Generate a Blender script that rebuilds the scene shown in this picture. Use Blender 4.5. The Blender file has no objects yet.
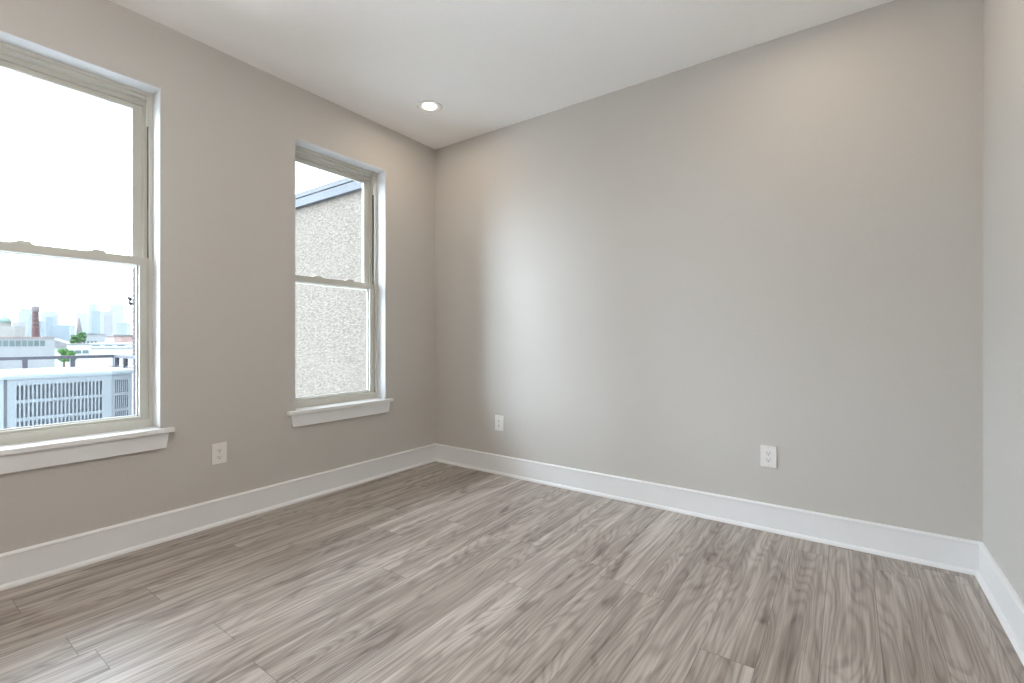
import bpy, bmesh, math, random
from mathutils import Vector, Matrix
random.seed(7)
S = bpy.context.scene
COL = S.collection

# ------------------------------------------------------------------ camera, sky, exposure
FPX = 469.1
cam_d = bpy.data.cameras.new('camera')
cam_d.sensor_width = 36.0
cam_d.lens = FPX / 1024 * 36.0
cam_d.shift_y = -3.0 / 1024
cam_d.clip_start = 0.05
cam_d.clip_end = 6000
cam = bpy.data.objects.new('camera', cam_d)
COL.objects.link(cam)
cam.location = (2.8933, -2.9105, 1.05)
cam.rotation_euler = (math.pi / 2, 0, math.radians(35.532))
S.camera = cam

SKY = 2.7          # overcast sky radiance
GLOW = 20.0         # thin cloud in front of the sun, low over the town
FILLGLOBE = 38.0       # radiance of the unseen globe added to brighten the ceiling
LAMP = 110.0        # recessed lamp lens radiance
W = bpy.data.worlds.new('overcast_sky')
S.world = W
W.use_nodes = True
nt = W.node_tree
nt.nodes.clear()
out = nt.nodes.new('ShaderNodeOutputWorld')
bg = nt.nodes.new('ShaderNodeBackground')
geo = nt.nodes.new('ShaderNodeNewGeometry')
sep = nt.nodes.new('ShaderNodeSeparateXYZ')
mr = nt.nodes.new('ShaderNodeMapRange')
mr.inputs[1].default_value = 0.0
mr.inputs[2].default_value = 1.0
mr.inputs[3].default_value = 0.85
mr.inputs[4].default_value = 4.6
mul = nt.nodes.new('ShaderNodeMath')
mul.operation = 'MULTIPLY'
mul.inputs[1].default_value = SKY
tc = nt.nodes.new('ShaderNodeTexCoord')
nt.links.new(tc.outputs['Generated'], sep.inputs[0])
nt.links.new(sep.outputs[2], mr.inputs[0])
nt.links.new(mr.outputs[0], mul.inputs[0])
dot = nt.nodes.new('ShaderNodeVectorMath')
dot.operation = 'DOT_PRODUCT'
dot.inputs[1].default_value = Vector((-0.50, -0.82, 0.28)).normalized()
nt.links.new(tc.outputs['Generated'], dot.inputs[0])
mx0 = nt.nodes.new('ShaderNodeMath')
mx0.operation = 'MAXIMUM'
mx0.inputs[1].default_value = 0.0
nt.links.new(dot.outputs['Value'], mx0.inputs[0])
pw = nt.nodes.new('ShaderNodeMath')
pw.operation = 'POWER'
pw.inputs[1].default_value = 4.0
nt.links.new(mx0.outputs[0], pw.inputs[0])
ad = nt.nodes.new('ShaderNodeMath')
ad.operation = 'MULTIPLY_ADD'
ad.inputs[1].default_value = GLOW
nt.links.new(pw.outputs[0], ad.inputs[0])
nt.links.new(mul.outputs[0], ad.inputs[2])
nt.links.new(ad.outputs[0], bg.inputs[1])
bg.inputs[0].default_value = (0.83, 0.945, 1.08, 1)
nt.links.new(bg.outputs[0], out.inputs[0])

S.view_settings.view_transform = 'Standard'
S.view_settings.look = 'None'
S.view_settings.gamma = 1
S.view_settings.use_curve_mapping = False
S.view_settings.exposure = 0.6
S.cycles.max_bounces = 14
S.cycles.diffuse_bounces = 8
S.cycles.transparent_max_bounces = 16
S.cycles.sample_clamp_indirect = 6.0

# ------------------------------------------------------------------ materials
MATS = {}
def mat(name, col, rough=0.6, metal=0.0, noise=0.0, nscale=20.0, bump=0.0, spec=0.5, stretch=None):
    if name in MATS:
        return MATS[name]
    m = bpy.data.materials.new(name)
    m.use_nodes = True
    t = m.node_tree
    b = t.nodes['Principled BSDF']
    b.inputs['Base Color'].default_value = (*col, 1)
    b.inputs['Roughness'].default_value = rough
    b.inputs['Metallic'].default_value = metal
    b.inputs['Specular IOR Level'].default_value = spec
    if noise or bump:
        g = t.nodes.new('ShaderNodeNewGeometry')
        n = t.nodes.new('ShaderNodeTexNoise')
        n.inputs['Scale'].default_value = nscale
        n.inputs['Detail'].default_value = 5
        src = g.outputs['Position']
        if stretch:
            v = t.nodes.new('ShaderNodeVectorMath')
            v.operation = 'MULTIPLY'
            v.inputs[1].default_value = stretch
            t.links.new(src, v.inputs[0])
            src = v.outputs[0]
        t.links.new(src, n.inputs['Vector'])
        if noise:
            r = t.nodes.new('ShaderNodeMapRange')
            r.inputs[1].default_value = 0.3
            r.inputs[2].default_value = 0.7
            r.inputs[3].default_value = 1 - noise
            r.inputs[4].default_value = 1 + noise
            t.links.new(n.outputs['Fac'], r.inputs[0])
            mx = t.nodes.new('ShaderNodeVectorMath')
            mx.operation = 'SCALE'
            mx.inputs[0].default_value = col
            t.links.new(r.outputs[0], mx.inputs['Scale'])
            t.links.new(mx.outputs[0], b.inputs['Base Color'])
        if bump:
            bp = t.nodes.new('ShaderNodeBump')
            bp.inputs['Strength'].default_value = bump
            bp.inputs['Distance'].default_value = 0.01
            t.links.new(n.outputs['Fac'], bp.inputs['Height'])
            t.links.new(bp.outputs[0], b.inputs['Normal'])
    MATS[name] = m
    return m

WALL = mat('greige_wall_paint', (0.55, 0.53, 0.503), 0.75, noise=0.01, nscale=60, bump=0.02, spec=0.3)
CEIL = mat('white_ceiling_paint', (0.95, 0.95, 0.945), 0.85, noise=0.008, nscale=40, bump=0.02, spec=0.2)
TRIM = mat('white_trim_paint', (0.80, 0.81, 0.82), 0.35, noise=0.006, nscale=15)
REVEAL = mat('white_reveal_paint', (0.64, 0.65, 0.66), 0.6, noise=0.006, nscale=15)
VINYL = mat('almond_vinyl', (0.585, 0.58, 0.53), 0.4, noise=0.008, nscale=15)
TRACKSHADE = mat('groove_shade_grey', (0.10, 0.09, 0.075), 0.6, noise=0.02)
PLASTIC = mat('white_plastic', (0.80, 0.79, 0.77), 0.3, noise=0.005)
DARKSLOT = mat('dark_slot', (0.03, 0.028, 0.025), 0.6, noise=0.02)
SCREW = mat('painted_screw', (0.62, 0.61, 0.59), 0.35, 0.3, noise=0.01)
STUCCO = mat('rough_cream_stucco', (0.070, 0.061, 0.052), 0.95, noise=0.38, nscale=30, bump=1.0, stretch=(0.8, 0.8, 2.2), spec=0.05)
COPING = mat('blue_grey_metal_coping', (0.041, 0.0435, 0.0475), 0.5, 0.1, noise=0.04, nscale=3, spec=0.05)
ACMAT = mat('pale_blue_grey_enamel', (0.096, 0.107, 0.116), 0.45, noise=0.02, nscale=8, spec=0.05)
ACDARK = mat('condenser_coil_dark', (0.045, 0.055, 0.065), 0.6, noise=0.1, nscale=60)
ACTOP = mat('pale_enamel_lid', (0.110, 0.125, 0.135), 0.4, noise=0.02, nscale=8, spec=0.05)
RAIL = mat('grey_painted_steel', (0.040, 0.039, 0.046), 0.5, 0.2, noise=0.05, nscale=8, spec=0.05)
ROOFMEM = mat('white_roof_membrane', (0.76, 0.76, 0.76), 0.9, noise=0.05, nscale=2, spec=0.05)
GROUND = mat('pale_city_ground', (0.30, 0.31, 0.30), 0.95, noise=0.25, nscale=0.05, spec=0.05)
PALEWALL = mat('pale_painted_masonry', (0.114, 0.117, 0.120), 0.9, noise=0.05, nscale=0.4, spec=0.05)
WHITEWALL = mat('white_painted_masonry', (0.173, 0.173, 0.173), 0.9, noise=0.05, nscale=0.4, spec=0.05)
SLATE = mat('grey_slate_roofing', (0.085, 0.083, 0.087), 0.85, noise=0.2, nscale=0.8, spec=0.05)
REDBRICK = mat('old_red_brick', (0.046, 0.029, 0.028), 0.9, noise=0.3, nscale=0.9, spec=0.05)
ROSYROOF = mat('rosy_clay_roofing', (0.125, 0.090, 0.083), 0.9, noise=0.2, nscale=0.6, spec=0.05)
WINDGLASS = mat('dark_green_window_glass', (0.030, 0.045, 0.045), 0.25, noise=0.2, nscale=0.5)
VERDIGRIS = mat('verdigris_copper', (0.078, 0.108, 0.096), 0.7, noise=0.1, nscale=0.3, spec=0.05)
STONE = mat('pale_limestone', (0.102, 0.099, 0.093), 0.9, noise=0.1, nscale=0.2, spec=0.05)
BROWNSTONE = mat('weathered_brownstone', (0.070, 0.063, 0.063), 0.9, noise=0.2, nscale=0.4, spec=0.05)
TOWERBLUE = mat('blue_curtain_wall', (0.047, 0.061, 0.072), 0.3, noise=0.12, nscale=0.06, spec=0.05)
TOWERPALE = mat('pale_blue_curtain_wall', (0.078, 0.090, 0.098), 0.4, noise=0.10, nscale=0.06, spec=0.05)
TOWERMAUVE = mat('mauve_granite_cladding', (0.075, 0.074, 0.084), 0.6, noise=0.10, nscale=0.06, spec=0.05)
LEAF = mat('dark_green_leaves', (0.022, 0.043, 0.018), 0.8, noise=0.4, nscale=0.7, spec=0.05)
LEAFL = mat('bright_green_leaves', (0.022, 0.048, 0.015), 0.8, noise=0.4, nscale=1.0, spec=0.05)
BARK = mat('brown_bark', (0.040, 0.028, 0.020), 0.9, noise=0.3, nscale=3)
METAL = mat('dark_bronze_lamp_metal', (0.022, 0.021, 0.021), 0.6, noise=0.05, spec=0.05)

def glass_mat():
    m = bpy.data.materials.new('clear_window_glass')
    m.use_nodes = True
    t = m.node_tree
    t.nodes.clear()
    o = t.nodes.new('ShaderNodeOutputMaterial')
    tr = t.nodes.new('ShaderNodeBsdfTransparent')
    tr.inputs[0].default_value = (0.97, 0.985, 0.98, 1)
    gl = t.nodes.new('ShaderNodeBsdfGlossy')
    gl.inputs['Roughness'].default_value = 0.02
    fr = t.nodes.new('ShaderNodeFresnel')
    fr.inputs[0].default_value = 1.3
    mx = t.nodes.new('ShaderNodeMixShader')
    t.links.new(fr.outputs[0], mx.inputs[0])
    t.links.new(tr.outputs[0], mx.inputs[1])
    t.links.new(gl.outputs[0], mx.inputs[2])
    t.links.new(mx.outputs[0], o.inputs[0])
    return m
GLASS = glass_mat()

def emit_mat(name, col, power):
    m = bpy.data.materials.new(name)
    m.use_nodes = True
    t = m.node_tree
    t.nodes.clear()
    o = t.nodes.new('ShaderNodeOutputMaterial')
    e = t.nodes.new('ShaderNodeEmission')
    e.inputs[0].default_value = (*col, 1)
    e.inputs[1].default_value = power
    t.links.new(e.outputs[0], o.inputs[0])
    return m
LENS = emit_mat('warm_led_lens', (1.0, 0.82, 0.62), LAMP)
FILLOPAL = emit_mat('fill_globe_emitter', (1.0, 0.965, 0.92), FILLGLOBE)

def floor_mat():
    m = bpy.data.materials.new('grey_oak_plank_floor')
    m.use_nodes = True
    t = m.node_tree
    N, L = t.nodes, t.links
    b = N['Principled BSDF']
    def math_(op, a, c=None, d=None):
        n = N.new('ShaderNodeMath')
        n.operation = op
        for i, v in enumerate((a, c, d)):
            if v is None:
                continue
            if isinstance(v, (int, float)):
                n.inputs[i].default_value = v
            else:
                L.new(v, n.inputs[i])
        return n.outputs[0]
    def comb(x, y, z):
        n = N.new('ShaderNodeCombineXYZ')
        for i, v in enumerate((x, y, z)):
            if isinstance(v, (int, float)):
                n.inputs[i].default_value = v
            else:
                L.new(v, n.inputs[i])
        return n.outputs[0]
    def noise(vec, scale, detail=3, rough=0.5, dist=0.0):
        n = N.new('ShaderNodeTexNoise')
        n.inputs['Scale'].default_value = scale
        n.inputs['Detail'].default_value = detail
        n.inputs['Roughness'].default_value = rough
        n.inputs['Distortion'].default_value = dist
        L.new(vec, n.inputs['Vector'])
        return n.outputs['Fac']
    def mapr(v, a, b_, c, d):
        n = N.new('ShaderNodeMapRange')
        n.inputs[1].default_value = a
        n.inputs[2].default_value = b_
        n.inputs[3].default_value = c
        n.inputs[4].default_value = d
        L.new(v, n.inputs[0])
        return n.outputs[0]
    g = N.new('ShaderNodeNewGeometry')
    sp = N.new('ShaderNodeSeparateXYZ')
    L.new(g.outputs['Position'], sp.inputs[0])
    x, y = sp.outputs[0], sp.outputs[1]
    PW, PL = 0.1665, 1.22
    xr = math_('DIVIDE', math_('ADD', x, 0.009), PW)
    row = math_('FLOOR', xr)
    fx = math_('SUBTRACT', xr, row)
    wn = N.new('ShaderNodeTexWhiteNoise')
    wn.noise_dimensions = '1D'
    L.new(row, wn.inputs['W'])
    yr = math_('ADD', math_('DIVIDE', y, PL), math_('MULTIPLY', wn.outputs['Value'], 7.31))
    colr = math_('FLOOR', yr)
    fy = math_('SUBTRACT', yr, colr)
    wn2 = N.new('ShaderNodeTexWhiteNoise')
    wn2.noise_dimensions = '2D'
    L.new(comb(row, colr, 0.0), wn2.inputs['Vector'])
    pid = wn2.outputs['Value']
    off = math_('MULTIPLY', pid, 57.0)
    # cathedral figure: contour lines of a stretched noise
    v1 = comb(math_('MULTIPLY', x, 7.5), math_('MULTIPLY', y, 0.85), off)
    n1 = noise(v1, 1.0, 1.5, 0.4, 0.25)
    ring = math_('SINE', math_('MULTIPLY', n1, 135.0))
    ringm = math_('POWER', mapr(ring, -1, 1, 0, 1), 2.2)
    # fine straight fibres
    v2 = comb(math_('MULTIPLY', x, 120.0), math_('MULTIPLY', y, 2.2), off)
    n2 = noise(v2, 1.0, 4.0, 0.65)
    v5 = comb(math_('MULTIPLY', x, 48.0), math_('MULTIPLY', y, 1.5), math_('ADD', off, 5.0))
    n5 = noise(v5, 1.0, 3.0, 0.6, 0.2)
    # broad tonal streaks inside a plank
    v3 = comb(math_('MULTIPLY', x, 17.0), math_('MULTIPLY', y, 0.95), math_('ADD', off, 11.0))
    n3 = noise(v3, 1.0, 4.0, 0.6, 0.3)
    # knots and smudges
    v4 = comb(math_('MULTIPLY', x, 13.0), math_('MULTIPLY', y, 4.2), math_('ADD', off, 29.0))
    n4 = noise(v4, 1.0, 2.0, 0.5, 0.6)
    knot = mapr(n4, 0.60, 0.76, 0.0, 1.0)
    tone = math_('ADD', mapr(n3, 0.28, 0.72, -0.24, 0.24), mapr(pid, 0, 1, -0.06, 0.06))
    tone = math_('SUBTRACT', tone, math_('MULTIPLY', math_('SUBTRACT', ringm, 0.35), 0.17))
    tone = math_('ADD', tone, mapr(n2, 0.28, 0.72, -0.15, 0.15))
    tone = math_('ADD', tone, mapr(n5, 0.28, 0.72, -0.18, 0.18))
    tone = math_('SUBTRACT', tone, math_('MULTIPLY', knot, 0.32))
    fac = math_('ADD', tone, 0.5)
    cr = N.new('ShaderNodeValToRGB')
    e = cr.color_ramp.elements
    e[0].position = 0.0
    e[0].color = (0.105, 0.080, 0.063, 1)
    e[1].position = 1.0
    e[1].color = (0.62, 0.575, 0.53, 1)
    k = e.new(0.5)
    k.color = (0.335, 0.288, 0.252, 1)
    L.new(fac, cr.inputs[0])
    # joints
    ex = math_('MULTIPLY', math_('MINIMUM', fx, math_('SUBTRACT', 1.0, fx)), PW)
    ey = math_('MULTIPLY', math_('MINIMUM', fy, math_('SUBTRACT', 1.0, fy)), PL)
    edge = math_('MINIMUM', ex, ey)
    gap = mapr(edge, 0.0004, 0.0016, 0.42, 1.0)
    sc = N.new('ShaderNodeVectorMath')
    sc.operation = 'SCALE'
    L.new(cr.outputs[0], sc.inputs[0])
    L.new(gap, sc.inputs['Scale'])
    L.new(sc.outputs[0], b.inputs['Base Color'])
    L.new(mapr(n2, 0.2, 0.8, 0.36, 0.46), b.inputs['Roughness'])
    b.inputs['Specular IOR Level'].default_value = 0.7
    bp = N.new('ShaderNodeBump')
    bp.inputs['Strength'].default_value = 0.25
    bp.inputs['Distance'].default_value = 0.0012
    L.new(math_('ADD', math_('MULTIPLY', gap, 1.0), math_('MULTIPLY', n2, 0.35)), bp.inputs['Height'])
    L.new(bp.outputs[0], b.inputs['Normal'])
    return m
OAK = floor_mat()

def brick_mat():
    m = bpy.data.materials.new('weathered_pale_brick')
    m.use_nodes = True
    t = m.node_tree
    b = t.nodes['Principled BSDF']
    g = t.nodes.new('ShaderNodeNewGeometry')
    s = t.nodes.new('ShaderNodeSeparateXYZ')
    t.links.new(g.outputs['Position'], s.inputs[0])
    a = t.nodes.new('ShaderNodeMath')
    a.operation = 'ADD'
    t.links.new(s.outputs[0], a.inputs[0])
    t.links.new(s.outputs[1], a.inputs[1])
    c = t.nodes.new('ShaderNodeCombineXYZ')
    t.links.new(a.outputs[0], c.inputs[0])
    t.links.new(s.outputs[2], c.inputs[1])
    br = t.nodes.new('ShaderNodeTexBrick')
    br.inputs['Scale'].default_value = 1.0
    br.inputs['Brick Width'].default_value = 0.21
    br.inputs['Row Height'].default_value = 0.075
    br.inputs['Mortar Size'].default_value = 0.009
    br.inputs['Color1'].default_value = (0.031, 0.023, 0.021, 1)
    br.inputs['Color2'].default_value = (0.038, 0.030, 0.028, 1)
    br.inputs['Mortar'].default_value = (0.038, 0.035, 0.034, 1)
    t.links.new(c.outputs[0], br.inputs['Vector'])
    t.links.new(br.outputs['Color'], b.inputs['Base Color'])
    b.inputs['Roughness'].default_value = 0.9
    b.inputs['Specular IOR Level'].default_value = 0.05
    return m
BRICK = brick_mat()

# ------------------------------------------------------------------ helpers
class MB:
    """collects shapes, links them as ONE mesh object"""
    def __init__(self):
        self.bm = bmesh.new()
    def box(self, x0, x1, y0, y1, z0, z1, bevel=0.0, M=None):
        bm2 = bmesh.new()
        bmesh.ops.create_cube(bm2, size=1)
        for v in bm2.verts:
            v.co = Vector(((x0 + x1) / 2 + v.co.x * (x1 - x0), (y0 + y1) / 2 + v.co.y * (y1 - y0), (z0 + z1) / 2 + v.co.z * (z1 - z0)))
        if bevel:
            bmesh.ops.bevel(bm2, geom=bm2.edges[:], offset=bevel, segments=2, profile=0.6, affect='EDGES')
        if M is not None:
            bm2.transform(M)
        self._join(bm2)
        return self
    def _join(self, bm2):
        me = bpy.data.meshes.new('tmp')
        bm2.to_mesh(me)
        bm2.free()
        self.bm.from_mesh(me)
        bpy.data.meshes.remove(me)
    def prism(self, pts, axis, a0, a1):
        """extrude a closed 2-D outline along an axis ('x','y','z')"""
        def p3(p, a):
            return {'x': (a, p[0], p[1]), 'y': (p[0], a, p[1]), 'z': (p[0], p[1], a)}[axis]
        va = [self.bm.verts.new(p3(p, a0)) for p in pts]
        vb = [self.bm.verts.new(p3(p, a1)) for p in pts]
        n = len(pts)
        fs = [self.bm.faces.new(va), self.bm.faces.new(vb[::-1])]
        for i in range(n):
            fs.append(self.bm.faces.new((va[i], vb[i], vb[(i + 1) % n], va[(i + 1) % n])))
        bmesh.ops.recalc_face_normals(self.bm, faces=fs)
        return self
    def lathe(self, prof, seg=40, center=(0, 0, 0), caps=True):
        rings = []
        for r, z in prof:
            rings.append([self.bm.verts.new((center[0] + r * math.cos(2 * math.pi * i / seg), center[1] + r * math.sin(2 * math.pi * i / seg), center[2] + z)) for i in range(seg)])
        fs = []
        for a, b in zip(rings, rings[1:]):
            for i in range(seg):
                fs.append(self.bm.faces.new((a[i], a[(i + 1) % seg], b[(i + 1) % seg], b[i])))
        if caps:
            fs.append(self.bm.faces.new(rings[0]))
            fs.append(self.bm.faces.new(rings[-1]))
        bmesh.ops.recalc_face_normals(self.bm, faces=fs)
        return self
    def build(self, name, m, parent=None, smooth=False):
        me = bpy.data.meshes.new(name)
        self.bm.to_mesh(me)
        self.bm.free()
        me.materials.append(m)
        if smooth:
            for p in me.polygons:
                p.use_smooth = True
        o = bpy.data.objects.new(name, me)
        COL.objects.link(o)
        if parent is not None:
            o.parent = parent
        return o

def tag(o, label=None, cat=None, group=None, kind=None):
    if label: o['label'] = label
    if cat: o['category'] = cat
    if group: o['group'] = group
    if kind: o['kind'] = kind
    return o

def empty(name, loc, rotz=0.0):
    o = bpy.data.objects.new(name, None)
    o.empty_display_size = 0.1
    o.location = loc
    o.rotation_euler = (0, 0, rotz)
    COL.objects.link(o)
    return o

def copy_tree(o, parent=None):
    c = o.copy()
    COL.objects.link(c)
    if parent is not None:
        c.parent = parent
    for ch in list(o.children):
        copy_tree(ch, c)
    return c

# ------------------------------------------------------------------ room shell
RW, RD, RH = 3.384, 4.30, 2.680          # width along back wall, depth, ceiling height
WZ0, WZ1 = 0.562, 2.345                  # rough opening of the windows
OPEN = [(-2.701, -1.990), (-1.266, -0.535)]
WT = 0.205                                # left wall thickness

tag(MB().box(-0.02, RW + 0.02, -RD - 0.02, 0.02, -0.12, 0.0).build('floor', OAK), 'grey oak plank floor of the empty room', 'floor', kind='structure')
tag(MB().box(-WT, RW + 0.15, -RD - 0.15, 0.15, RH, RH + 0.15).build('ceiling', CEIL), 'smooth white painted ceiling', 'ceiling', kind='structure')
tag(MB().box(-WT, RW + 0.15, 0.0, 0.15, -0.12, RH).build('wall_back', WALL), 'wide greige wall opposite the viewer with two outlets', 'wall', kind='structure')
tag(MB().box(RW, RW + 0.15, -RD - 0.15, 0.0, -0.12, RH).build('wall_right', WALL), 'greige wall at the right edge', 'wall', kind='structure')
DX0, DX1, DZ = 2.35, 3.20, 2.05          # panelled door in the rear wall, behind the viewer
wr = MB()
wr.box(-WT, DX0, -RD - 0.15, -RD, -0.12, RH)
wr.box(DX1, RW, -RD - 0.15, -RD, -0.12, RH)
wr.box(DX0, DX1, -RD - 0.15, -RD, DZ, RH)
wr.box(DX0, DX1, -RD - 0.15, -RD, -0.12, 0.0)
tag(wr.build('wall_rear', WALL), 'greige wall behind the viewer', 'wall', kind='structure')
dr = tag(empty('door_1', ((DX0 + DX1) / 2, -RD - 0.08, 0)), 'white panelled door behind the viewer', 'door', kind='structure')
hwd = (DX1 - DX0) / 2
df = MB()
for (xa, xb) in ((-hwd, -hwd + 0.04), (hwd - 0.04, hwd)):
    df.box(xa, xb, -0.07, 0.08, 0, DZ)
df.box(-hwd, hwd, -0.07, 0.08, DZ - 0.04, DZ)
df.build('door_frame', TRIM, dr)
dl = MB().box(-hwd + 0.04, hwd - 0.04, -0.02, 0.02, 0.005, DZ - 0.04)
for (za, zb) in ((0.2, 0.95), (1.1, DZ - 0.2)):
    dl.box(-hwd + 0.16, hwd - 0.16, 0.02, 0.027, za, zb, 0.004)
dl = dl.build('door_leaf', TRIM, dr)
wl = MB()
ys = [-RD]
for a, b in sorted(OPEN):
    ys += [a, b]
ys.append(0.0)
for i in range(0, len(ys), 2):
    wl.box(-WT, 0, ys[i], ys[i + 1], -0.12, RH)
for a, b in OPEN:
    wl.box(-WT, 0, a, b, -0.12, WZ0)
    wl.box(-WT, 0, a, b, WZ1, RH)
tag(wl.build('wall_left', WALL), 'greige wall with the tall windows on the left', 'wall', kind='structure')

def base_profile(s=1):
    # (distance from wall, height): flat board, eased cap, quarter-round shoe
    pts = [(0, 0), (0.030, 0), (0.0295, 0.007), (0.0265, 0.013), (0.021, 0.017), (0.015, 0.019), (0.015, 0.131), (0.0175, 0.134), (0.0175, 0.139), (0.013, 0.144), (0.006, 0.146), (0, 0.146)]
    return pts
p = base_profile()
tag(MB().prism([(a, z) for a, z in p], 'y', -RD, 0.0).build('baseboard_left', TRIM), 'white baseboard under the windows', 'baseboard', kind='structure')
tag(MB().prism([(-a, z) for a, z in p], 'x', 0.0, RW).build('baseboard_back', TRIM), 'long white baseboard along the wide wall', 'baseboard', kind='structure')
tag(MB().prism([(RW - a, z) for a, z in p], 'y', -RD, 0.0).build('baseboard_right', TRIM), 'white baseboard at the right edge', 'baseboard', kind='structure')

# ------------------------------------------------------------------ windows (single-hung, almond vinyl)
def window(n, y0, y1, label):
    root = empty('window_%d' % n, (0, (y0 + y1) / 2, WZ0))
    tag(root, label, 'window', kind='structure')
    c = (y0 + y1) / 2
    a, b = y0 - c, y1 - c                # local frame: y about the centre, z above the rough sill
    H = WZ1 - WZ0
    st = 0.023                           # stool thickness
    P = lambda mb, name, m, par=root: mb.build(name, m, par)
    # painted reveal: two jambs and a head lining
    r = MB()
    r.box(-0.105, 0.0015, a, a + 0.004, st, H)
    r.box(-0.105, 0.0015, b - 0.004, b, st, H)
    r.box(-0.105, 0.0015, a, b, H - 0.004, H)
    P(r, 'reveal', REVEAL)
    # stool with ears and eased nose, apron with sloped ends
    s = MB()
    s.box(-0.11, 0.0, a + 0.002, b - 0.002, 0.0, st)
    s.box(0.0, 0.034, a - 0.052, b + 0.052, 0.0, st, 0.003)
    P(s, 'window_sill', TRIM)
    ap = MB()
    ap.prism([(a - 0.030, 0.0), (b + 0.030, 0.0), (b + 0.019, -0.079), (a - 0.019, -0.079)], 'x', 0.0, 0.018)
    P(ap, 'apron', TRIM)
    # master frame: stepped ring, inner lip, deeper tracks
    xo, xi = -0.200, -0.100
    f = MB()
    for (xa, xb, w) in ((-0.108, xi, 0.020), (-0.150, -0.113, 0.016), (-0.165, -0.150, 0.030), (xo, -0.165, 0.016)):
        f.box(xa, xb, a, a + w, st, H)
        f.box(xa, xb, b - w, b, st, H)
    # head: stepped
    f.box(-0.112, xi + 0.0012, a, b, H - 0.020, H)
    f.box(-0.150, -0.112, a, b, H - 0.034, H)
    f.box(xo, -0.149, a, b, H - 0.056, H)
    # sill of the frame, sloped
    f.prism([(xo, st), (xi + 0.0012, st), (xi + 0.0012, st + 0.044), (-0.112, st + 0.047), (-0.114, st + 0.032), (xo, st + 0.028)], 'y', a, b)
    P(f, 'window_frame', VINYL)
    k = MB()
    k.box(-0.140, -0.121, b - 0.0172, b - 0.0150, 0.915, H - 0.17)
    k.box(-0.140, -0.121, a + 0.0150, a + 0.0172, 0.915, H - 0.17)
    P(k, 'groove_shade_strip', TRACKSHADE)  # dark strips on the channel face stand for shade in the track groove
    jc = MB()
    jc.box(-0.113, -0.101, b - 0.028, b - 0.002, H - 0.175, H - 0.02, 0.002)
    jc.box(-0.113, -0.101, a + 0.002, a + 0.028, H - 0.175, H - 0.02, 0.002)
    P(jc, 'balance_cover', VINYL)
    zm = 1.452 - WZ0                     # centre of the meeting rails
    # upper sash (outer plane)
    ux0, ux1 = -0.192, -0.167
    zu0, zu1 = zm - 0.022, H - 0.056
    us = MB()
    ua, ub = a + 0.017, b - 0.017
    sw = 0.055
    us.box(ux0, ux1, ua, ua + sw, zu0, zu1, 0.002)
    us.box(ux0, ux1, ub - sw, ub, zu0, zu1, 0.002)
    us.box(ux0, ux1, ua + sw, ub - sw, zu1 - 0.026, zu1, 0.002)
    us.box(ux0, ux1, ua + sw, ub - sw, zu0, zu0 + 0.036, 0.002)
    uso = P(us, 'upper_sash', VINYL)
    ug = MB().box(-0.184, -0.180, ua + sw - 0.004, ub - sw + 0.004, zu0 + 0.03, zu1 - 0.02)
    ug.build('pane', GLASS, uso)
    # lower sash (inner plane)
    lx0, lx1 = -0.147, -0.113
    zl0, zl1 = st + 0.034, zm + 0.024
    la, lb = a + 0.0172, b - 0.0172
    ls = MB()
    ws = 0.040
    ls.box(lx0, lx1, la, la + ws, zl0, zl1, 0.002)
    ls.box(lx0, lx1, lb - ws, lb, zl0, zl1, 0.002)
    ls.box(lx0, lx1, la + ws, lb - ws, zl0, zl0 + 0.024, 0.002)
    ls.box(lx0, lx1 + 0.004, la + ws - 0.002, lb - ws + 0.002, zl1 - 0.042, zl1, 0.003)
    # glazing bead, stepped in and further out
    gb = 0.006
    ls.box(lx0, lx0 + 0.010, la + ws, la + ws + gb, zl0 + 0.024, zl1 - 0.042)
    ls.box(lx0, lx0 + 0.010, lb - ws - gb, lb - ws, zl0 + 0.024, zl1 - 0.042)
    ls.box(lx0, lx0 + 0.010, la + ws, lb - ws, zl0 + 0.024, zl0 + 0.024 + gb)
    lso = P(ls, 'lower_sash', VINYL)
    lg = MB().box(-0.1445, -0.141, la + ws - 0.004, lb - ws + 0.004, zl0 + 0.02, zl1 - 0.036)
    lg.build('pane', GLASS, lso)
    # two cam locks on the meeting rail
    for d in (-0.130, 0.130):
        lk = MB()
        lk.box(-0.144, -0.115, d - 0.034, d + 0.034, zl1, zl1 + 0.006, 0.002)
        lk.lathe([(0.012, 0.006), (0.011, 0.014), (0.0, 0.015)], 20, (-0.128, d - 0.006, zl1), caps=False)
        lk.box(-0.136, -0.118, d - 0.012, d + 0.030, zl1 + 0.007, zl1 + 0.013, 0.002)
        lk.build('sash_lock', VINYL, lso)
    return root
window(1, *OPEN[0], 'larger looking window at the left edge with a condenser and skyline outside')
window(2, *OPEN[1], 'window nearer the corner, filled by a stucco wall outside')

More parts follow.
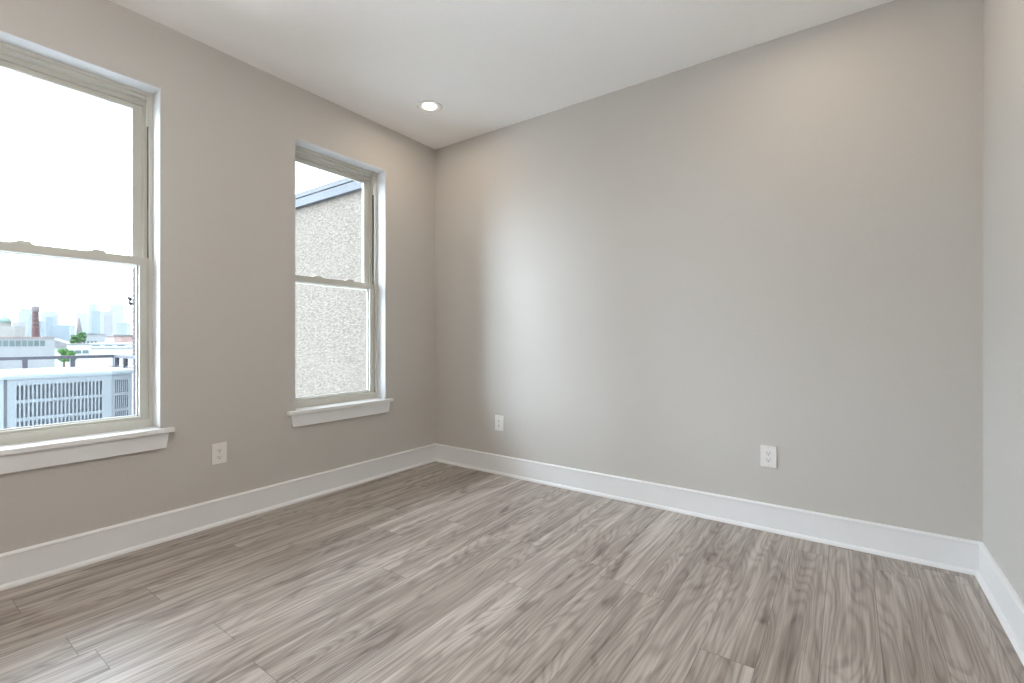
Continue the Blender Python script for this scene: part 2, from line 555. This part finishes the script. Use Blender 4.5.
# ------------------------------------------------------------------ electrical outlets
def outlet(loc, rotz, label, style):
    root = empty('electrical_outlet', loc, rotz)
    tag(root, label, 'outlet', 'outlets around the room')
    # local: plate in the xz plane, facing -y
    MB().box(-0.039, 0.039, -0.0065, 0.0, -0.059, 0.059, 0.0028).build('cover_plate', PLASTIC, root)
    if style == 'duplex':
        for s in (0.0195, -0.0195):
            pts = []
            for i in range(24):
                t = 2 * math.pi * i / 24
                pts.append((0.0172 * math.cos(t), s + max(-0.0135, min(0.0135, 0.0172 * math.sin(t)))))
            rc = MB().prism(pts, 'y', -0.0085, -0.004).build('receptacle', PLASTIC, root)
            sl = MB()
            sl.box(-0.0078, -0.0056, -0.0088, -0.0080, s - 0.0015, s + 0.0065)
            sl.box(0.0056, 0.0078, -0.0088, -0.0080, s - 0.0010, s + 0.0060)
            sl.prism([(0.0031 * math.cos(2 * math.pi * i / 12), s - 0.0072 + 0.0031 * math.sin(2 * math.pi * i / 12)) for i in range(12)], 'y', -0.0088, -0.0080)
            sl.build('slot', DARKSLOT, rc)
        MB().prism([(0.0034 * math.cos(2 * math.pi * i / 16), 0.0034 * math.sin(2 * math.pi * i / 16)) for i in range(16)], 'y', -0.0082, -0.005).build('screw', SCREW, root)
    else:
        rc = MB().box(-0.0168, 0.0168, -0.0088, -0.004, -0.0335, 0.0335, 0.0015).build('receptacle', PLASTIC, root)
        sl = MB()
        for s in (0.0185, -0.0185):
            sl.box(-0.0080, -0.0055, -0.0092, -0.0084, s - 0.0015, s + 0.0070)
            sl.box(0.0055, 0.0080, -0.0092, -0.0084, s - 0.0010, s + 0.0065)
            sl.prism([(0.0032 * math.cos(2 * math.pi * i / 12), s - 0.0078 + 0.0032 * math.sin(2 * math.pi * i / 12)) for i in range(12)], 'y', -0.0092, -0.0084)
        sl.build('slot', DARKSLOT, rc)
        for s in (0.048, -0.048):
            MB().prism([(0.003 * math.cos(2 * math.pi * i / 16), s + 0.003 * math.sin(2 * math.pi * i / 16)) for i in range(16)], 'y', -0.0073, -0.005).build('screw', SCREW, root)
    return root
outlet((0, -1.713, 0.400), math.pi / 2, 'white outlet plate on the window wall between the two windows', 'duplex')
outlet((0.695, 0, 0.394), 0, 'small-looking white outlet on the wide wall nearest the far corner', 'decora')
outlet((2.543, 0, 0.404), 0, 'white outlet on the wide wall toward its right end', 'decora')

# ------------------------------------------------------------------ recessed ceiling lamps
def downlight(x, y, label):
    root = empty('recessed_light', (x, y, RH))
    tag(root, label, 'ceiling light', 'recessed ceiling lights')
    MB().lathe([(0.088, 0.0), (0.088, -0.004), (0.082, -0.007), (0.070, -0.0065), (0.046, -0.001)], 48, caps=False).build('trim_ring', TRIM, root, True)
    MB().lathe([(0.0, -0.0012), (0.030, -0.0015), (0.047, -0.001)], 48, caps=False).build('lens', LENS, root)
    return root
downlight(0.511, -0.568, 'lit recessed downlight in the ceiling near the far corner')
for (x, y) in ((2.76, -0.568), (2.76, -3.68), (0.511, -3.68)):  # first inferred from the warm wall patch; rear pair added as unseen fill
    downlight(x, y, 'lit recessed downlight out of view, inferred by the back wall, added as fill at the rear')

pn = tag(empty('added_fill_globe', (1.69, -3.10, RH)), 'unseen opal globe added below the ceiling as fill light', 'ceiling light')
MB().lathe([(0.06, 0.0), (0.06, -0.02), (0.012, -0.03), (0.012, -0.57), (0.05, -0.59), (0.05, -0.615)], 32).build('rod', METAL, pn, True)
gl_ = MB().lathe([(0.0, -0.85)] + [(0.13 * math.sin(math.pi * k / 14), -0.72 - 0.13 * math.cos(math.pi * k / 14)) for k in range(1, 13)] + [(0.045, -0.60)], 32, caps=False)
gl_.build('globe', FILLOPAL, pn, True)  # glowing globe added out of view to lift the ceiling, no known fixture

# ------------------------------------------------------------------ outside: roof deck, stucco wall, rail, condenser
tag(MB().box(-7.55, -WT, -9.0, -0.05, -0.5, -0.30).build('roof_deck', ROOFMEM), 'pale roof deck outside the windows', 'roof', kind='structure')
sw_ = empty('stucco_wall', (-3.8, 0.3, -0.3))
tag(sw_, 'tall rough stucco wall of the neighbouring house filling the right window', 'wall', kind='structure')
def put(mb, name, m, root):
    o = mb.build(name, m, root)
    o.matrix_parent_inverse = Matrix.Translation(root.location).inverted()
    return o
put(MB().box(-6.85, -WT - 0.005, -0.05, 6.0, -10, 2.50), 'stucco_face', STUCCO, sw_)
bp_ = MB()
z = -10.0
i = 0
while z < 2.46:
    e = 0.018 if i % 2 else 0.0
    bp_.box(-7.40 - e, -6.85, -0.052, 6.0, z, min(z + 0.067, 2.49))
    z += 0.075
    i += 1
put(bp_, 'brick_pier', BRICK, sw_)
put(MB().box(-7.40, -6.85, -0.045, 5.9, -10, 2.49), 'mortar', WHITEWALL, sw_)
cp = MB()
cp.prism([(-0.10, 2.49), (-0.10, 2.575), (-0.085, 2.575), (-0.085, 2.585), (-0.105, 2.585), (-0.105, 2.635), (0.30, 2.66), (0.30, 2.49)], 'x', -7.47, -WT - 0.005)
put(cp, 'coping', COPING, sw_)

# floodlight on the end of the neighbour's wall
fl = empty('floodlight', (-7.42, -0.02, 1.72))
tag(fl, 'small dark twin floodlight on the end of the brick wall', 'lamp')
MB().box(-0.03, 0.02, -0.03, 0.04, -0.04, 0.04, 0.008).box(-0.26, -0.02, -0.018, -0.002, 0.0, 0.016).build('bracket', METAL, fl)
for dz, dx in ((0.060, -0.25), (-0.030, -0.21)):
    h = MB()
    h.lathe([(0.014, 0.035), (0.022, 0.02), (0.028, -0.015), (0.030, -0.035), (0.0, -0.032)], 20)
    o = h.build('lamp_head', METAL, fl, True)
    o.location = (dx, -0.01, dz)
    o.rotation_euler = (0.3, -0.9, 0)

# roof railing: along the roof edge, returning beside the stucco wall
rl = empty('roof_railing', (-7.40, -0.30, -0.30))
tag(rl, 'grey metal railing around the roof edge behind the condenser', 'railing')
tr_ = MB()
tr_.box(-0.03, 0.03, -5.75, 0.03, 1.022, 1.072, 0.004)
tr_.box(0.03, 1.40, -0.025, 0.025, 1.022, 1.072, 0.004)
tr_.build('top_rail', RAIL, rl)
br_ = MB()
br_.box(-0.012, 0.012, -5.75, 0.02, 0.865, 0.885)
br_.box(0.0, 1.40, -0.012, 0.012, 0.865, 0.885)
br_.box(-0.012, 0.012, -5.75, 0.02, 0.10, 0.125)
br_.box(0.0, 1.40, -0.012, 0.012, 0.10, 0.125)
br_.build('lower_rail', RAIL, rl)
post = MB().box(-0.030, 0.030, -0.030, 0.030, 0.0, 1.03, 0.003).build('post', RAIL, rl)
post.location = (0, 0, 0)
spots = [(0, -0.548 * k) for k in range(1, 11)] + [(0.08, 0.0)] + [(0.52 * k, 0) for k in range(1, 3)]
for (x, y) in spots:
    c = post.copy()
    COL.objects.link(c)
    c.location = (x, y, 0)

# air-conditioning condenser with louvred coil guards
ac = empty('air_conditioner', (-3.0, -1.805, -0.17))
tag(ac, 'pale blue-grey louvred condenser unit standing on the roof outside the left window', 'air conditioner')
FH = 0.90                       # cabinet height
hw = 0.355                      # half width of the flat front
ca = math.radians(20)
cl = 0.195                      # chamfered corner panel
dx_, dy_ = cl * math.sin(ca), cl * math.cos(ca)
dep = 0.95
outline = [(0, -hw), (0, hw), (-dx_, hw + dy_), (-dep + dx_, hw + dy_), (-dep, hw), (-dep, -hw), (-dep + dx_, -hw - dy_), (-dx_, -hw - dy_)]
def inset(o_, d):
    cx_ = sum(q[0] for q in o_) / len(o_)
    cy_ = sum(q[1] for q in o_) / len(o_)
    return [(cx_ + (q[0] - cx_) * (1 - d), cy_ + (q[1] - cy_) * (1 - d)) for q in o_]
MB().prism(inset(outline, 0.07), 'z', 0.05, FH - 0.03).build('coil', ACDARK, ac)
MB().prism(inset(outline, -0.02), 'z', 0.0, 0.05).build('base_pan', ACMAT, ac)
lid = MB()
n = len(outline)
prof = [(-0.025, FH - 0.035), (-0.03, FH - 0.012), (-0.012, FH + 0.004), (0.03, FH + 0.010), (0.5, FH + 0.012)]
rings = [[lid.bm.verts.new((q[0], q[1], zz)) for q in inset(outline, d)] for d, zz in prof]
for r0, r1 in zip(rings, rings[1:]):
    for i in range(n):
        lid.bm.faces.new((r0[i], r0[(i + 1) % n], r1[(i + 1) % n], r1[i]))
lid.bm.faces.new(rings[0])
lid.bm.faces.new(rings[-1])
bmesh.ops.recalc_face_normals(lid.bm, faces=lid.bm.faces[:])
lid.build('lid', ACTOP, ac)
def louvre(p0, p1, name, m0=0.0, m1=0.0):
    """perforated guard panel between two points: bars and rails round open slots"""
    d = Vector((p1[0] - p0[0], p1[1] - p0[1], 0))
    Lg = d.length
    ang = math.atan2(d.y, d.x)
    M = Matrix.Translation((p0[0], p0[1], 0)) @ Matrix.Rotation(ang, 4, 'Z')
    mb = MB()
    t0, t1 = -0.004, 0.004
    mx = 0.055 if Lg > 0.3 else 0.028
    pitch, slot = (0.0267, 0.0150) if Lg > 0.3 else (0.0185, 0.0095)
    k = int((Lg - 2 * mx + (pitch - slot)) / pitch)
    s0 = (Lg - (k * pitch - (pitch - slot))) / 2
    mb.box(0, s0, t0, t1, 0.05, FH - 0.03, M=M)
    mb.box(Lg - s0, Lg, t0, t1, 0.05, FH - 0.03, M=M)
    tops = [0.808, 0.652, 0.494, 0.338, 0.182]
    zt = FH - 0.03
    for zr in tops:
        mb.box(s0, Lg - s0, t0, t1, zr, zt, M=M)
        zt = zr - 0.128
    mb.box(s0, Lg - s0, t0, t1, 0.05, zt, M=M)
    for j in range(k - 1):
        xa = s0 + j * pitch + slot
        mb.box(xa, xa + pitch - slot, t0 + 0.0015, t1 - 0.0015, 0.06, FH - 0.04, M=M)
    return mb.build(name, ACMAT, ac)
for i in range(n):
    p0, p1 = outline[i], outline[(i + 1) % n]
    louvre(p0, p1, 'louvre_panel')
for i in range(n):
    q = outline[i]
    e_ = 0.010 if i == 0 else 0.005
    MB().box(q[0] - 0.006, q[0] + 0.006, q[1] - e_, q[1] + e_, 0.05, FH - 0.03).build('corner_post', COPING if i == 0 else ACMAT, ac)

# sleepers under the unit
for yy in (-2.15, -1.46):
    s = MB().box(-4.0, -2.95, yy - 0.045, yy + 0.045, -0.30, -0.17, 0.006).build('roof_sleeper', BARK)
    tag(s, 'wooden sleeper carrying the condenser on the roof', 'sleeper', 'condenser sleepers')

# ------------------------------------------------------------------ outside: the town and the skyline
tag(MB().box(-4000, 4000, -4000, 4000, -10.5, -10).build('ground', GROUND), 'distant town ground', 'ground', kind='structure')
house = MB().box(-WT + 0.0, RW + 0.2, -9.0, 5.0, -10, -0.14)
tag(house.build('wall_lower', WALL), 'storeys of the house below the room', 'wall', kind='structure')

def block(name, cat, label, cx, cy, w, d, ztop, m, rot=0.0, windows=None, cap=None, group=None, zbase=-10.0, margin=0.0):
    r = empty(name, (cx, cy, zbase), rot)
    tag(r, label, cat, group)
    H = ztop - zbase
    MB().box(-d / 2, d / 2, -w / 2, w / 2, 0, H).build('wall', m, r)
    if cap:
        cm, ch, co = cap
        MB().box(-d / 2 - co, d / 2 + co, -w / 2 - co, w / 2 + co, H, H + ch).build('roof', cm, r)
    if windows:
        (z0, z1, nw, frac) = windows
        for i in range(nw):
            c = -w / 2 + (i + 0.5) * (w - margin) / nw
            MB().box(d / 2 - 0.1, d / 2 + 0.06, c - frac * w / nw / 2, c + frac * w / nw / 2, z0 - zbase, z1 - zbase).build('window', WINDGLASS, r)
    return r

# the white flat-roofed neighbour just past the railing
block('flat_roof_building', 'building', 'broad pale flat roof just beyond the railing', -36, -6, 60, 40, -1.75, ROOFMEM, 0.0, None, (WHITEWALL, 0.15, 0.1))
wh = block('warehouse', 'building', 'long pale warehouse with a row of dark windows left of the trees', -164, 13.4, 26, 14, 1.2, PALEWALL, math.radians(-6), (-0.75, 0.55, 24, 0.74), (ROSYROOF, 0.25, 0.2), margin=1.6)
# gabled slate roof beside it
gr = empty('gabled_house', (-203, 36.5, -10), math.radians(-20))
tag(gr, 'low house with a grey slate pitched roof beside the warehouse', 'building')
MB().box(-5, 5, -4, 4, 0, 8.2).build('wall', WHITEWALL, gr)
MB().prism([(-4.4, 8.1), (4.4, 8.1), (-2.6, 11.2)], 'x', -5.3, 5.3).build('roof', SLATE, gr)
ch = empty('chimney', (-278.7, 41.8, -10))
tag(ch, 'tall dark red brick factory chimney rising above the warehouse', 'chimney')
MB().lathe([(1.55, 0), (1.25, 12), (1.02, 23.0)], 24).build('shaft', REDBRICK, ch, False)
MB().lathe([(1.02, 22.4), (1.3, 22.8), (1.3, 24.4), (1.05, 24.6), (1.05, 24.9)], 24).build('chimney_cap', BROWNSTONE, ch)
for zz in (13.5, 15.5, 17.5, 19.5, 21.0):
    bd = MB().lathe([(1.22 - zz * 0.004, zz), (1.26 - zz * 0.004, zz + 0.15), (1.22 - zz * 0.004, zz + 0.3)], 24)
    bd.build('iron_band', BROWNSTONE, ch)
# domed church
dm = empty('domed_building', (-582, 71, -10), math.radians(-30))
tag(dm, 'pale stone building with a green dome at the left of the skyline', 'building')
MB().box(-8, 8, -10, 10, 0, 21.5).build('wall', STONE, dm)
MB().lathe([(4.4, 21), (4.4, 24.4), (4.7, 24.6)], 24).build('drum', STONE, dm)
MB().lathe([(4.6, 24.5), (4.1, 27.0), (2.9, 28.9), (1.2, 29.8), (0.7, 30.6), (0.5, 31.6), (0.0, 32.8)], 24).build('dome', VERDIGRIS, dm, True)
# steeple church
sc_ = empty('church', (-330, 66.4, -10), math.radians(-25))
tag(sc_, 'small dark church with a pointed steeple beside the trees', 'church')
MB().box(-5, 5, -2.2, 2.2, 0, 13.0).build('nave', BROWNSTONE, sc_)
MB().box(-1.0, 1.0, -1.0, 1.0, 0, 16.0).build('tower', BROWNSTONE, sc_)
MB().lathe([(1.15, 16.0), (0.7, 19.0), (0.0, 23.0)], 8).build('spire', BROWNSTONE, sc_)

TW = [
 (-1278, 188, 15, 24, 52, TOWERPALE, 'pale blue stepped tower left of the brick chimney', 6),
 (-1230, 171.8, 11.5, 20, 31.2, TOWERMAUVE, 'low mauve block left of the stepped tower', 0),
 (-976.5, 158, 7.2, 14, 27.2, TOWERBLUE, 'blue slab close behind the right of the brick chimney', 0),
 (-1380, 238, 22, 24, 55, TOWERPALE, 'pale glass tower right of the brick chimney', 5),
 (-1301, 226.7, 11.4, 14, 44.6, TOWERBLUE, 'blue block in front of the pale glass tower', 0),
 (-1086, 203, 25, 24, 24.1, TOWERBLUE, 'long low blue block above the slate roof', 0),
 (-1453, 309, 19, 24, 60.8, TOWERPALE, 'faint pale tower behind the church steeple', 0),
 (-1304, 293, 12, 18, 74.6, TOWERPALE, 'pale tower rising behind the blue tower', 0),
 (-1232, 282.4, 14, 18, 56.7, TOWERBLUE, 'strong blue glass tower right of the trees', 0),
 (-1278, 311, 19, 22, 57.7, TOWERMAUVE, 'mauve tower between the blue tower and the palest one', 2),
 (-1387, 356, 25, 26, 80.0, TOWERPALE, 'tallest palest tower at the right of the skyline', 2),
 (-876, 230, 13, 16, 24.2, TOWERPALE, 'low pale block next to the brick wall edge', 0)]
for (x, y, w, d, zt, m, lab, crown) in TW:
    t_ = empty('office_tower', (x, y, -10), math.radians(-30))
    tag(t_, lab, 'tower', 'skyline towers')
    body = MB().box(-d / 2, d / 2, -w / 2, w / 2, 0, zt + 10)
    body.build('facade', m, t_)
    if crown:
        MB().box(-d / 3, d / 3, -w / 3, w / 3, zt + 10, zt + 10 + crown).build('crown', m, t_)

block('brick_terrace', 'building', 'row of low pale houses right of the trees', -219.5, 47, 5.0, 10, 2.4, PALEWALL, math.radians(-25), (-1.6, 0.2, 5, 0.5), (SLATE, 0.4, 0.15))
block('long_terrace', 'building', 'long pale terrace with a thin rosy roof line', -252, 61, 14, 10, 1.6, WHITEWALL, math.radians(-25), None, (ROSYROOF, 0.5, 0.2))
block('red_house', 'building', 'rosy brick house next to the brick wall edge', -159.5, 41.2, 4.6, 8, 1.6, ROSYROOF, math.radians(-25), (-1.2, -0.2, 4, 0.5), (BROWNSTONE, 0.5, 0.15))
block('white_house', 'building', 'white house with two rows of windows behind the railing', -97, 17.9, 2.6, 4, 0.1, WHITEWALL, math.radians(-15), (-1.3, -0.8, 3, 0.8), (SLATE, 0.12, 0.1))
block('long_white_building', 'building', 'long low white building behind the railing at the right', -112, 26.2, 11.5, 8, -0.75, WHITEWALL, math.radians(-25), None, (PALEWALL, 0.2, 0.15))
block('stepped_white_house', 'building', 'stepped white rooftop house behind the long white building', -135, 31.5, 6.5, 6, -0.2, WHITEWALL, math.radians(-25), (-1.0, -0.45, 3, 0.6), (WHITEWALL, 0.25, 0.15))

def tree(cx, cy, zt, r, m, name, label, seed, n=26, deep=1.3):
    root = empty(name, (cx, cy, -10))
    tag(root, label, 'tree')
    H = zt + 10
    MB().lathe([(0.35, 0), (0.25, H * 0.55), (0.1, H * 0.8)], 10).build('trunk', BARK, root)
    rr = random.Random(seed)
    mb = MB()
    for i in range(n):
        bm2 = bmesh.new()
        s = r * rr.uniform(0.28, 0.5)
        bmesh.ops.create_icosphere(bm2, subdivisions=2, radius=s)
        a = rr.uniform(0, 6.28)
        q = r * rr.uniform(0, 0.75)
        zc = H - s - rr.uniform(0, 1.0) ** 1.3 * r * deep - 0.25 * q
        for v in bm2.verts:
            v.co = v.co * rr.uniform(0.75, 1.2) + Vector((q * math.cos(a), q * math.sin(a), zc))
        mb._join(bm2)
    mb.build('crown', m, root)
tree(-178.0, 33.9, 2.2, 1.2, LEAF, 'broad_tree', 'dark green tree right of the warehouse, its left and lower crown', 1)
tree(-183.0, 36.4, 3.2, 1.5, LEAF, 'broad_tree', 'taller dark green tree below the church steeple', 2)
tree(-92.2, 15.2, -0.3, 0.75, LEAFL, 'leafy_shrub', 'bright green leafy treetop just above the railing', 3, 40, 2.0)
tree(-87.1, 15.05, -0.6, 0.55, LEAFL, 'leafy_shrub', 'smaller green treetop right beside the bright one', 4, 40, 2.0)

# thin summer haze over the town
hz = MB().box(-2600, -450, -1500, 1800, -9.9, 260).build('haze', bpy.data.materials.new('thin_haze'))
hm = hz.data.materials[0]
hm.use_nodes = True
hm.node_tree.nodes.clear()
ho = hm.node_tree.nodes.new('ShaderNodeOutputMaterial')
hs = hm.node_tree.nodes.new('ShaderNodeVolumeScatter')
hs.inputs['Color'].default_value = (0.97, 0.98, 1.0, 1)
hs.inputs['Density'].default_value = 0.00008
hm.node_tree.links.new(hs.outputs[0], ho.inputs['Volume'])
tag(hz, 'pale haze lying over the distant skyline', 'haze', kind='stuff')
